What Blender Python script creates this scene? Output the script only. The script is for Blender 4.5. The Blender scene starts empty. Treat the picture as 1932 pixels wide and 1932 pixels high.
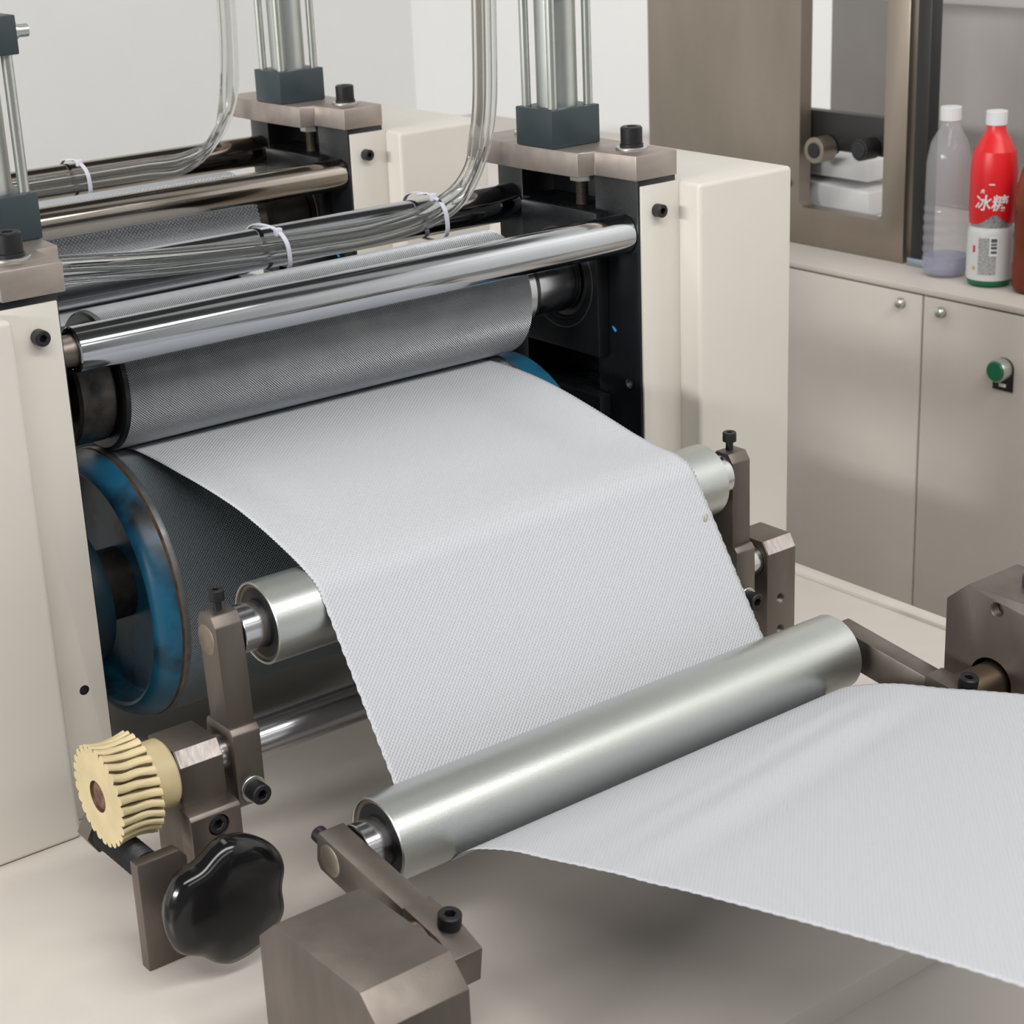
import bpy, bmesh, math, random
import numpy as np
from math import pi, sin, cos, radians, hypot, atan2, acos
from mathutils import Vector, Matrix, Euler

random.seed(7)
S = bpy.context.scene
COL = S.collection

# ------------------------------------------------------------------ camera
CAM_LOC = (-0.6237, -1.4129, 1.62)
CAM_ROT = (69.7494, 2.2757, -38.2318)
F_PX = 3531.1
cam_d = bpy.data.cameras.new('camera')
cam = bpy.data.objects.new('camera', cam_d)
COL.objects.link(cam)
cam.location = CAM_LOC
cam.rotation_euler = Euler([radians(a) for a in CAM_ROT], 'XYZ')
cam_d.sensor_width = 36.0
cam_d.sensor_fit = 'HORIZONTAL'
cam_d.lens = F_PX / 1932.0 * 36.0
cam_d.shift_y = -2 / 1932.0
cam_d.clip_start = 0.05
cam_d.clip_end = 60
cam_d.dof.use_dof = True
cam_d.dof.focus_distance = 1.66
cam_d.dof.aperture_fstop = 16
S.camera = cam

# ------------------------------------------------------------------ world, lamps, exposure
W = bpy.data.worlds.new('hall_light')
S.world = W
W.use_nodes = True
bg = W.node_tree.nodes['Background']
bg.inputs[0].default_value = (0.93, 0.96, 1.0, 1)
bg.inputs[1].default_value = 0.5

def area(name, loc, target, sx, sy, power, col=(1, 0.985, 0.96)):
    d = bpy.data.lights.new(name, 'AREA')
    d.shape = 'RECTANGLE'
    d.size, d.size_y = sx, sy
    d.energy = power
    d.color = col
    o = bpy.data.objects.new(name, d)
    COL.objects.link(o)
    o.location = loc
    o.rotation_euler = (Vector(target) - Vector(loc)).to_track_quat('-Z', 'Y').to_euler()
    return o

area('ceiling_lamp_main', (-0.1, -2.2, 3.6), (0.3, 0, 1.1), 4.2, 0.5, 265)
area('ceiling_lamp_front', (0.2, -4.4, 3.6), (0.3, 0, 1.1), 4.2, 0.5, 90)
area('ceiling_lamp_rear', (0.4, 1.6, 3.7), (0.5, 1.6, 0.0), 4.0, 0.7, 90)
area('ceiling_lamp_far', (-9.5, -1.0, 3.5), (1.5, 0.4, 0.8), 5.0, 0.6, 2400)
area('ceiling_lamp_side', (2.0, -0.6, 3.7), (1.6, 0.2, 0.9), 0.6, 3.0, 8)

S.view_settings.view_transform = 'Standard'
S.view_settings.look = 'None'
S.view_settings.gamma = 1
S.view_settings.use_curve_mapping = False
S.view_settings.exposure = -1.70
cy_ = S.cycles
cy_.max_bounces, cy_.diffuse_bounces, cy_.glossy_bounces, cy_.transmission_bounces, cy_.transparent_max_bounces = 8, 3, 4, 8, 8
cy_.caustics_reflective = cy_.caustics_refractive = False
cy_.adaptive_threshold = 0.03

# ------------------------------------------------------------------ materials
MATS = {}
def mat(name, col, rough=0.5, metal=0.0, noise=None, bump=None, aniso=0.0, spec=0.5, **kw):
    """noise=(scale, amount, detail, stretch xyz) tints base colour; bump=(scale, strength, stretch)."""
    m = bpy.data.materials.new(name)
    m.use_nodes = True
    nt = m.node_tree
    b = nt.nodes['Principled BSDF']
    b.inputs['Base Color'].default_value = (*col, 1)
    b.inputs['Roughness'].default_value = rough
    b.inputs['Metallic'].default_value = metal
    b.inputs['Specular IOR Level'].default_value = spec
    for k, v in kw.items():
        b.inputs[k].default_value = v
    def coords(stretch):
        tc = nt.nodes.new('ShaderNodeTexCoord')
        mp = nt.nodes.new('ShaderNodeMapping')
        mp.inputs['Scale'].default_value = stretch
        nt.links.new(tc.outputs['Object'], mp.inputs['Vector'])
        return mp.outputs['Vector']
    if noise:
        sc, am, det, st = noise
        n = nt.nodes.new('ShaderNodeTexNoise')
        n.inputs['Scale'].default_value = sc
        n.inputs['Detail'].default_value = det
        nt.links.new(coords(st), n.inputs['Vector'])
        r = nt.nodes.new('ShaderNodeMapRange')
        r.inputs['From Min'].default_value = 0.3
        r.inputs['From Max'].default_value = 0.7
        r.inputs['To Min'].default_value = 1 - am
        r.inputs['To Max'].default_value = 1 + am * 0.6
        nt.links.new(n.outputs['Fac'], r.inputs['Value'])
        mx = nt.nodes.new('ShaderNodeMix')
        mx.data_type = 'RGBA'
        mx.blend_type = 'MULTIPLY'
        mx.inputs[0].default_value = 1
        mx.inputs[6].default_value = (*col, 1)
        nt.links.new(r.outputs['Result'], mx.inputs[7])
        nt.links.new(mx.outputs[2], b.inputs['Base Color'])
        r2 = nt.nodes.new('ShaderNodeMapRange')
        r2.inputs['From Min'].default_value = 0.3
        r2.inputs['From Max'].default_value = 0.7
        r2.inputs['To Min'].default_value = min(1, rough * (1 + am * 0.8))
        r2.inputs['To Max'].default_value = rough * (1 - am * 0.5)
        nt.links.new(n.outputs['Fac'], r2.inputs['Value'])
        nt.links.new(r2.outputs['Result'], b.inputs['Roughness'])
    if bump:
        sc, stg, st = bump
        n = nt.nodes.new('ShaderNodeTexNoise')
        n.inputs['Scale'].default_value = sc
        n.inputs['Detail'].default_value = 4
        nt.links.new(coords(st), n.inputs['Vector'])
        bp = nt.nodes.new('ShaderNodeBump')
        bp.inputs['Strength'].default_value = stg
        bp.inputs['Distance'].default_value = 0.001
        nt.links.new(n.outputs['Fac'], bp.inputs['Height'])
        nt.links.new(bp.outputs['Normal'], b.inputs['Normal'])
    MATS[name] = m
    return m

U = (1, 1, 1)
CREAM = mat('cream_paint', (0.70, 0.665, 0.60), 0.38, noise=(6, 0.04, 3, U), bump=(260, 0.06, U))
CREAM2 = mat('cabinet_paint', (0.66, 0.61, 0.555), 0.42, noise=(5, 0.06, 4, U), bump=(200, 0.05, U))
BEDM = mat('bed_paint', (0.66, 0.61, 0.555), 0.33, noise=(9, 0.07, 5, U), bump=(220, 0.06, U))
BLACK = mat('black_frame_paint', (0.010, 0.011, 0.013), 0.28, noise=(14, 0.3, 5, U), bump=(60, 0.10, U))
OXIDE = mat('black_oxide', (0.018, 0.018, 0.020), 0.42, 0.2, noise=(120, 0.25, 3, U))
RUBBER = mat('dark_seal', (0.012, 0.012, 0.014), 0.5)
STEEL = mat('machined_steel', (0.205, 0.177, 0.155), 0.42, 0.85, noise=(30, 0.16, 6, (1, 1, 0.25)), bump=(420, 0.08, (1, 1, 0.15)))
RAW = mat('freshly_cut_steel', (0.62, 0.56, 0.52), 0.5, 0.7, noise=(160, 0.25, 4, (1, 0.3, 0.3)), bump=(300, 0.5, (1, 0.4, 0.4)))
CAPST = mat('ground_cap_steel', (0.42, 0.365, 0.325), 0.42, 0.75, noise=(60, 0.14, 5, (0.4, 1, 1)), bump=(500, 0.08, (0.3, 1, 1)))
CHROME = mat('hard_chrome', (0.53, 0.545, 0.57), 0.11, 1.0, noise=(22, 0.10, 6, (0.25, 1, 1)), bump=(60, 0.03, (0.1, 1, 1)))
CHROME2 = mat('rear_chrome', (0.44, 0.395, 0.345), 0.13, 1.0, noise=(18, 0.08, 4, (0.2, 1, 1)))
BRIGHT = mat('polished_shaft', (0.60, 0.60, 0.62), 0.2, 1.0, noise=(30, 0.12, 4, (0.3, 1, 1)))
ALU = mat('satin_aluminium', (0.60, 0.62, 0.60), 0.36, 1.0, noise=(40, 0.05, 5, (0.15, 1, 1)), bump=(900, 0.10, U))
KNURL = mat('knurled_steel', (0.58, 0.60, 0.625), 0.32, 0.5, noise=(12, 0.08, 4, U))
KNURL2 = mat('dark_knurled_steel', (0.19, 0.22, 0.24), 0.40, 0.25, noise=(12, 0.12, 4, U))
JOURNAL = mat('oily_journal', (0.085, 0.075, 0.068), 0.38, 0.6, noise=(42, 0.75, 7, U))
ZINC = mat('zinc_plate', (0.62, 0.64, 0.60), 0.32, 0.9, noise=(60, 0.1, 4, U))
TEAL = mat('slate_paint', (0.032, 0.048, 0.055), 0.38, noise=(20, 0.08, 3, U))
BLUEMARK = mat('blue_mark', (0.01, 0.30, 0.62), 0.5)
NYLON = mat('aged_nylon', (0.70, 0.58, 0.335), 0.42, noise=(24, 0.16, 5, U), bump=(90, 0.15, U))
GREASE = mat('grimy_nylon', (0.20, 0.15, 0.085), 0.5, noise=(60, 0.45, 6, U))
NYLON.node_tree.nodes['Principled BSDF'].inputs['Subsurface Weight'].default_value = 0.0
KNOBM = mat('black_plastic', (0.008, 0.008, 0.009), 0.14)
TIE = mat('white_nylon_tie', (0.72, 0.71, 0.80), 0.4)
GREEN = mat('green_button', (0.006, 0.16, 0.075), 0.35)
LABELBLK = mat('black_label', (0.012, 0.012, 0.012), 0.45)
WHITEP = mat('white_print', (0.85, 0.85, 0.85), 0.5)
DARKP = mat('dark_print', (0.09, 0.10, 0.11), 0.5)
GREYP = mat('grey_fine_print', (0.42, 0.42, 0.42), 0.5, noise=(700, 0.6, 2, U))
REDL = mat('red_label', (0.72, 0.012, 0.018), 0.35)
SILVL = mat('white_label', (0.68, 0.69, 0.70), 0.4)
GREENP = mat('green_base', (0.0, 0.14, 0.06), 0.35)
STANDM = mat('stainless_stand', (0.33, 0.285, 0.235), 0.36, 0.85, noise=(10, 0.1, 4, (1, 1, 0.3)))
PAPER = mat('plain_paper', (0.90, 0.90, 0.90), 0.8)
WALLM = mat('wall_paint', (0.86, 0.86, 0.85), 0.8, noise=(3, 0.02, 3, U))
CEILM = mat('ceiling_paint', (0.05, 0.05, 0.05), 0.85)
FLOORM = mat('floor_paint', (0.26, 0.265, 0.26), 0.45, noise=(2, 0.08, 5, U))
CLEAR = mat('clear_hose', (0.90, 0.91, 0.90), 0.08, **{'Transmission Weight': 0.93, 'IOR': 1.33})
PET = mat('clear_bottle', (0.62, 0.62, 0.66), 0.10, **{'Alpha': 0.26})
BLUELIQ = mat('bluish_water', (0.30, 0.32, 0.52), 0.12, **{'Alpha': 0.55})
TEA = mat('red_tea', (0.36, 0.055, 0.025), 0.12, **{'Transmission Weight': 0.35, 'IOR': 1.2})
TEAP = mat('red_tinted_bottle', (0.50, 0.14, 0.08), 0.10, **{'Transmission Weight': 0.6, 'IOR': 1.12})

def drum_paint():
    m = mat('worn_blue_paint', (0.03, 0.17, 0.29), 0.36)
    nt = m.node_tree
    b = nt.nodes['Principled BSDF']
    tc = nt.nodes.new('ShaderNodeTexCoord')
    n = nt.nodes.new('ShaderNodeTexNoise')
    n.inputs['Scale'].default_value = 15
    n.inputs['Detail'].default_value = 6
    nt.links.new(tc.outputs['Object'], n.inputs['Vector'])
    cr = nt.nodes.new('ShaderNodeValToRGB')
    e = cr.color_ramp.elements
    e[0].position, e[0].color = 0.36, (0.008, 0.012, 0.016, 1)
    e[1].position, e[1].color = 0.50, (0.014, 0.120, 0.220, 1)
    nt.links.new(n.outputs['Fac'], cr.inputs['Fac'])
    nt.links.new(cr.outputs['Color'], b.inputs['Base Color'])
    return m
BLUE = drum_paint()
CASTING = mat('dark_blue_casting', (0.010, 0.030, 0.046), 0.45, noise=(20, 0.4, 5, U))
RUST = mat('rust_line', (0.085, 0.045, 0.022), 0.75, noise=(90, 0.5, 6, U))

def web_mat(name, p=0.0040, q=0.0038, strength=0.62):
    m = mat(name, (0.57, 0.585, 0.62), 0.72, spec=0.3)
    nt = m.node_tree
    b = nt.nodes['Principled BSDF']
    uv = nt.nodes.new('ShaderNodeUVMap')
    sp = nt.nodes.new('ShaderNodeSeparateXYZ')
    nt.links.new(uv.outputs['UV'], sp.inputs['Vector'])
    def math_n(op, a, bv=None):
        n = nt.nodes.new('ShaderNodeMath')
        n.operation = op
        for i, v in enumerate((a, bv)):
            if v is None:
                continue
            if isinstance(v, (int, float)):
                n.inputs[i].default_value = v
            else:
                nt.links.new(v, n.inputs[i])
        return n.outputs[0]
    su = math_n('SINE', math_n('MULTIPLY', sp.outputs['X'], 2 * pi / p))
    sv = math_n('SINE', math_n('MULTIPLY', sp.outputs['Y'], 2 * pi / q))
    h = math_n('MULTIPLY', su, sv)
    h = math_n('ADD', math_n('MULTIPLY', h, 0.5), 0.5)
    h = math_n('POWER', h, 2.2)
    nz = nt.nodes.new('ShaderNodeTexNoise')
    nz.inputs['Scale'].default_value = 300
    nz.inputs['Detail'].default_value = 3
    nt.links.new(uv.outputs['UV'], nz.inputs['Vector'])
    h = math_n('MULTIPLY', h, math_n('ADD', math_n('MULTIPLY', nz.outputs['Fac'], 1.0), 0.5))
    bp = nt.nodes.new('ShaderNodeBump')
    bp.inputs['Strength'].default_value = strength
    bp.inputs['Distance'].default_value = 0.0009
    nt.links.new(h, bp.inputs['Height'])
    nt.links.new(bp.outputs['Normal'], b.inputs['Normal'])
    return m
WEB = web_mat('embossed_tissue')

# ------------------------------------------------------------------ mesh helpers
class Mesh:
    def __init__(self):
        self.v, self.f, self.mi = [], [], []
    def add(self, vs, fs, mi=0):
        o = len(self.v)
        self.v += [tuple(p) for p in vs]
        self.f += [tuple(i + o for i in f) for f in fs]
        self.mi += [mi] * len(fs)
        return self
    def bm(self, b, mi=0):
        b.verts.index_update()
        self.add([v.co[:] for v in b.verts], [[v.index for v in f.verts] for f in b.faces], mi)
        b.free()
        return self

def frame(axis):
    a = Vector(axis).normalized()
    t = Vector((0, 0, 1)) if abs(a.z) < 0.9 else Vector((1, 0, 0))
    u = t.cross(a).normalized()
    w = a.cross(u)
    return a, u, w

def box(x0, x1, y0, y1, z0, z1, bev=0.0008, seg=2):
    b = bmesh.new()
    bmesh.ops.create_cube(b, size=1, matrix=Matrix.Translation(((x0 + x1) / 2, (y0 + y1) / 2, (z0 + z1) / 2)) @ Matrix.Diagonal((x1 - x0, y1 - y0, z1 - z0, 1)))
    if bev:
        bmesh.ops.bevel(b, geom=b.edges[:], offset=bev, segments=seg, affect='EDGES', profile=0.5)
    return Mesh().bm(b)

def prism(pts, axis, a0, a1, bev=0.0008, seg=2):
    """polygon pts in the plane across axis: x:(y,z) y:(x,z) z:(x,y)"""
    b = bmesh.new()
    def P(p, a):
        return {'x': (a, p[0], p[1]), 'y': (p[0], a, p[1]), 'z': (p[0], p[1], a)}[axis]
    lo = [b.verts.new(P(p, a0)) for p in pts]
    hi = [b.verts.new(P(p, a1)) for p in pts]
    b.faces.new(lo)
    b.faces.new(hi)
    n = len(pts)
    for i in range(n):
        b.faces.new((lo[i], lo[(i + 1) % n], hi[(i + 1) % n], hi[i]))
    bmesh.ops.recalc_face_normals(b, faces=b.faces[:])
    if bev:
        bmesh.ops.bevel(b, geom=b.edges[:], offset=bev, segments=seg, affect='EDGES', profile=0.5, clamp_overlap=True)
    return Mesh().bm(b)

def lathe(prof, origin, axis, seg=48, m=None, mi=0):
    """prof = [(along, radius)]"""
    m = m or Mesh()
    a, u, w = frame(axis)
    o = Vector(origin)
    vs, rings = [], []
    for (t, r) in prof:
        if r < 1e-7:
            rings.append([len(vs)])
            vs.append(o + a * t)
        else:
            st = len(vs)
            for k in range(seg):
                th = 2 * pi * k / seg
                vs.append(o + a * t + u * (r * cos(th)) + w * (r * sin(th)))
            rings.append(list(range(st, st + seg)))
    fs = []
    for A, B in zip(rings, rings[1:]):
        for k in range(seg):
            k2 = (k + 1) % seg
            if len(A) == 1 and len(B) == 1:
                break
            if len(A) == 1:
                fs.append((A[0], B[k2], B[k]))
            elif len(B) == 1:
                fs.append((A[k], A[k2], B[0]))
            else:
                fs.append((A[k], A[k2], B[k2], B[k]))
    return m.add(vs, fs, mi)

def cyl(r, a0, a1, origin, axis, seg=40, ch=0.0008):
    return lathe([(a0, 0), (a0, r - ch), (a0 + ch, r), (a1 - ch, r), (a1, r - ch), (a1, 0)], origin, axis, seg)

def ringm(r0, r1, a0, a1, origin, axis, seg=48, ch=0.0004):
    return lathe([(a0, r0), (a0, r1 - ch), (a0 + ch, r1), (a1 - ch, r1), (a1, r1 - ch), (a1, r0), (a0, r0)], origin, axis, seg)

def tube(path, r, seg=12, closed=False, cap=True):
    m = Mesh()
    P = [Vector(p) for p in path]
    n = len(P)
    rr = r if hasattr(r, '__len__') else [r] * n
    up = Vector((0.13, 0.2, 1)).normalized()
    vs = []
    prev = None
    for i in range(n):
        t = (P[(i + 1) % n] - P[i - 1]) if closed else (P[min(i + 1, n - 1)] - P[max(i - 1, 0)])
        t.normalize()
        u = (prev if prev is not None else up) - t * t.dot(prev if prev is not None else up)
        u.normalize()
        prev = u
        w = t.cross(u)
        for k in range(seg):
            th = 2 * pi * k / seg
            vs.append(P[i] + u * (rr[i] * cos(th)) + w * (rr[i] * sin(th)))
    fs = []
    for i in range(n if closed else n - 1):
        j = (i + 1) % n
        for k in range(seg):
            k2 = (k + 1) % seg
            fs.append((i * seg + k, i * seg + k2, j * seg + k2, j * seg + k))
    if cap and not closed:
        fs.append(tuple(range(seg))[::-1])
        fs.append(tuple(range((n - 1) * seg, n * seg)))
    return m.add(vs, fs)

def catmull(pts, n=10):
    P = [Vector(p) for p in pts]
    P = [P[0] * 2 - P[1]] + P + [P[-1] * 2 - P[-2]]
    out = []
    for i in range(1, len(P) - 2):
        for k in range(n):
            t = k / n
            a, b, c, d = P[i - 1], P[i], P[i + 1], P[i + 2]
            out.append(0.5 * ((2 * b) + (c - a) * t + (2 * a - 5 * b + 4 * c - d) * t * t + (3 * b - a - 3 * c + d) * t ** 3))
    out.append(P[-2])
    return out

def obj(name, m, material, parent=None, angle=35, flat=False):
    """link a Mesh as one object; under a parent the vertices are taken relative to it"""
    me = bpy.data.meshes.new(name)
    off = Vector((0, 0, 0))
    if parent is not None:
        off = WORLD[parent.name]
    vs = np.array(m.v, dtype=np.float64) - np.array(off[:])
    me.from_pydata(vs.tolist(), [], m.f)
    mats = material if isinstance(material, (list, tuple)) else [material]
    for q in mats:
        me.materials.append(q)
    if len(mats) > 1:
        me.polygons.foreach_set('material_index', m.mi)
    b = bmesh.new()
    b.from_mesh(me)
    bmesh.ops.recalc_face_normals(b, faces=b.faces[:])
    b.to_mesh(me)
    b.free()
    if not flat:
        me.polygons.foreach_set('use_smooth', [True] * len(me.polygons))
        me.set_sharp_from_angle(angle=radians(angle))
    me.update()
    o = bpy.data.objects.new(name, me)
    COL.objects.link(o)
    if parent is not None:
        o.parent = parent
        WORLD[o.name] = off
    else:
        WORLD[o.name] = Vector((0, 0, 0))
    return o

WORLD = {}
def thing(name, label, cat, loc, group=None):
    o = bpy.data.objects.new(name, None)
    COL.objects.link(o)
    o.empty_display_size = 0.02
    o.location = loc
    o['label'] = label
    o['category'] = cat
    if group:
        o['group'] = group
    WORLD[o.name] = Vector(loc)
    return o

def tag(o, label, cat, group=None):
    o['label'] = label
    o['category'] = cat
    if group:
        o['group'] = group
    return o

def struct(o):
    o['kind'] = 'structure'
    return o

def copy_tree(o, dloc, label=None, parent=None, top=True, group=None):
    c = o.copy()
    COL.objects.link(c)
    if top:
        c.location = Vector(o.location) + Vector(dloc)
        if label:
            c['label'] = label
        if group:
            c['group'] = group
    else:
        c.parent = parent
    for ch in list(o.children):
        copy_tree(ch, dloc, None, c, False)
    return c

def cut(o, cutters):
    """boolean-subtract closed Meshes (world coordinates) from object o"""
    off = np.array(WORLD[o.name][:])
    for cm in cutters:
        me = bpy.data.meshes.new('cutter')
        me.from_pydata((np.array(cm.v) - off).tolist(), [], cm.f)
        b = bmesh.new()
        b.from_mesh(me)
        bmesh.ops.recalc_face_normals(b, faces=b.faces[:])
        b.to_mesh(me)
        b.free()
        co = bpy.data.objects.new('cutter', me)
        COL.objects.link(co)
        par = o.parent
        if par:
            co.parent = par
        md = o.modifiers.new('cut', 'BOOLEAN')
        md.operation = 'DIFFERENCE'
        md.solver = 'EXACT'
        md.object = co
        bpy.context.view_layer.update()
        dg = bpy.context.evaluated_depsgraph_get()
        new = bpy.data.meshes.new_from_object(o.evaluated_get(dg), depsgraph=dg)
        o.modifiers.clear()
        old = o.data
        o.data = new
        bpy.data.meshes.remove(old)
        bpy.data.objects.remove(co)
        bpy.data.meshes.remove(me)
    o.data.set_sharp_from_angle(angle=radians(35))
    return o

def screw_mesh(seat, axis, d, h, sock=0.5, shank=0.0, shank_r=None):
    """socket cap screw; head rises from the seat point along axis, hexagon socket in its top"""
    a, u, w = frame(axis)
    o = Vector(seat)
    m = Mesh()
    R = d / 2
    n = 36
    ch = R * 0.12
    def hexr(th, r):
        s = pi / 3
        t = (th % s) - s / 2
        return r * cos(pi / 6) / cos(t)
    rings = []
    if shank:
        sr = shank_r or R * 0.6
        rings += [(-shank, lambda th, sr=sr: sr), (0, lambda th, sr=sr: sr)]
    rings += [(0, lambda th: R * 0.97), (h * 0.06, lambda th: R), (h - ch, lambda th: R), (h, lambda th: R - ch),
              (h, lambda th: hexr(th, R * sock * 1.16)), (h - ch * .6, lambda th: hexr(th, R * sock)), (h * 0.45, lambda th: hexr(th, R * sock))]
    vs, fs = [], []
    for t, fn in rings:
        for k in range(n):
            th = 2 * pi * k / n
            r = fn(th)
            vs.append(o + a * t + u * (r * cos(th)) + w * (r * sin(th)))
    for i in range(len(rings) - 1):
        for k in range(n):
            k2 = (k + 1) % n
            fs.append((i * n + k, i * n + k2, (i + 1) * n + k2, (i + 1) * n + k))
    c = len(vs)
    vs.append(o + a * (h * 0.40))
    L = len(rings) - 1
    for k in range(n):
        fs.append((L * n + k, L * n + (k + 1) % n, c))
    return m.add(vs, fs)

def threads(r, a0, a1, origin, axis, pitch=0.0015, depth=0.0009, seg=32, inner=False):
    prof = []
    t = a0
    while t < a1 - pitch:
        prof += [(t, r), (t + pitch * 0.5, r - depth)]
        t += pitch
    prof.append((t, r))
    if not inner:
        prof = [(a0, 0)] + prof + [(t, 0)]
    return lathe(prof, origin, axis, seg)

def knurl(name, x0, x1, cy, cz, r, h, step, material, parent, ridge, ends=True):
    """diamond lattice of raised points (ridge=False) or a net with pits (ridge=True) as real relief"""
    nx = int(round((x1 - x0) / step))
    na = int(round(2 * pi * r / step)) // 2 * 2
    xs = np.linspace(x0, x1, nx + 1)
    th = np.arange(na) * 2 * pi / na
    I, J = np.meshgrid(np.arange(nx + 1), np.arange(na), indexing='ij')
    odd = ((I + J) % 2).astype(float)
    rad = r - h * odd
    off = np.array(WORLD[parent.name][:])
    V = np.stack([np.repeat(xs, na), (cy + rad * np.cos(th)[None, :]).ravel(), (cz + rad * np.sin(th)[None, :]).ravel()], 1) - off
    I, J = np.meshgrid(np.arange(nx), np.arange(na), indexing='ij')
    I, J = I.ravel(), J.ravel()
    J2 = (J + 1) % na
    a, b, c, d = I * na + J, I * na + J2, (I + 1) * na + J2, (I + 1) * na + J
    # quad a b c d : a,c same parity, b,d the other
    par = (I + J) % 2
    # diagonal joins pits (ridge False) or peaks (ridge True)
    use_ac = (par == 1) if not ridge else (par == 0)
    T1 = np.where(use_ac[:, None], np.stack([a, b, c], 1), np.stack([a, b, d], 1))
    T2 = np.where(use_ac[:, None], np.stack([a, c, d], 1), np.stack([b, c, d], 1))
    T = np.concatenate([T1, T2])
    me = bpy.data.meshes.new(name)
    nv, nf = len(V), len(T)
    me.vertices.add(nv)
    me.vertices.foreach_set('co', V.ravel())
    me.loops.add(nf * 3)
    me.loops.foreach_set('vertex_index', T.ravel().astype(np.int32))
    me.polygons.add(nf)
    me.polygons.foreach_set('loop_start', np.arange(nf, dtype=np.int32) * 3)
    me.update(calc_edges=True)
    me.shade_flat()
    me.materials.append(material)
    # outward orientation check
    if me.polygons[0].normal.dot(Vector((0, V[T[0][0]][1] + off[1] - cy, V[T[0][0]][2] + off[2] - cz))) < 0:
        me.flip_normals()
    o = bpy.data.objects.new(name, me)
    COL.objects.link(o)
    o.parent = parent
    WORLD[o.name] = Vector(off)
    o['kind'] = 'stuff'
    return o

# ================================================================== the setting
floor = struct(obj('floor', box(-12, 3.2, -6, 3.4, -0.1, 0.0, 0), FLOORM))
wall_b = struct(obj('wall_back', box(-12, 3.2, 3.4, 3.5, 0, 4.2, 0), WALLM))
ceiling = struct(obj('ceiling', box(-12, 3.2, -6, 3.5, 4.1, 4.2, 0), CEILM))
wall_r = struct(obj('wall_right', box(2.75, 2.85, -6, 3.4, 0, 4.2, 0), WALLM))

# ================================================================== machine bed
BED_Z = 0.80
bed = thing('machine_bed', 'long cream painted machine bed that carries the rollers and frames', 'machine bed', (0.3, 0.2, 0))
obj('bed_plate', box(-0.26, 0.832, -0.62, 1.25, 0.775, BED_Z, 0.002), BEDM, bed)
obj('edge_strip', box(0.832, 0.852, -0.62, 1.25, 0.770, BED_Z + 0.004, 0.003), BEDM, bed)
obj('base_cabinet', box(-0.24, 0.80, -0.60, 1.23, 0.0, 0.775, 0.004), CREAM2, bed)

# ================================================================== side frames
def side_frame(side, dy, label, detail=True):
    """side -1 left, +1 right; inner face of the black plate at x=0 / x=0.636"""
    xi = 0.0 if side < 0 else 0.636
    s = side
    def X(d):
        return xi + s * d
    def bx(d0, d1, y0, y1, z0, z1, bev=0.0008, seg=2):
        a, b = sorted((X(d0), X(d1)))
        return box(a, b, y0, y1, z0, z1, bev, seg)
    t = thing('side_frame', label, 'machine frame', (X(0.08), 0.1, BED_Z))
    pf = obj('front_post', bx(0.0, 0.052, 0.0032, 0.070, BED_Z + 0.0004, 1.273, 0.0008), BLACK, t)
    obj('rear_post', bx(0.0, 0.052, 0.192, 0.235, BED_Z + 0.0004, 1.273, 0.0012), BLACK, t)
    obj('back_plate', bx(0.046, 0.054, 0.070, 0.192, BED_Z + 0.0004, 1.272, 0.0005), BLACK, t)
    a, b = sorted((X(0.0022), X(0.0545)))
    pn = obj('front_panel', box(a, b, 0.0, 0.003, BED_Z + 0.0004, 1.267, 0.0007), CREAM, t)
    cv = obj('cover', bx(0.0545, 0.190, -0.030, 0.262, BED_Z + 0.0004, 1.266, 0.005, 4), CREAM, t)
    xs = X(0.0225)
    obj('panel_screw', screw_mesh((xs, 0.0, 1.2405), (0, -1, 0), 0.0135, 0.0105), OXIDE, t)
    if detail:
        cut(pn, [cyl(0.0046, -0.02, 0.0025, (xs, 0, 0.9215), (0, 1, 0), 32, 0)])
        obj('hole_shade', lathe([(0.0, 0.00455), (0.0016, 0.00455), (0.0016, 0)], (xs, 0.0004, 0.9215), (0, 1, 0), 32), RUBBER, t)  # dark cup stands in for the shade inside the hole
    if side > 0:
        cut(pf, [cyl(0.0055, -0.01, 0.012, (xi, 0.0217, 1.0563), (1, 0, 0), 32, 0)])
        obj('threaded_hole', threads(0.0056, 0.0004, 0.011, (xi, 0.0217, 1.0563), (1, 0, 0), 0.0018, 0.001, 32, True), STEEL, t)
        obj('paint_mark', tube([(xi - 0.0002, 0.0462, 1.1140), (xi - 0.0003, 0.043, 1.1117), (xi - 0.0002, 0.0405, 1.1092)], [0.0008, 0.0016, 0.0011], 8), BLUEMARK, t)
    return t

fr_L = side_frame(-1, 0, 'cream and black side frame at the left end of the near rollers')
fr_R = side_frame(1, 0, 'cream and black side frame at the right end of the near rollers')

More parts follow.
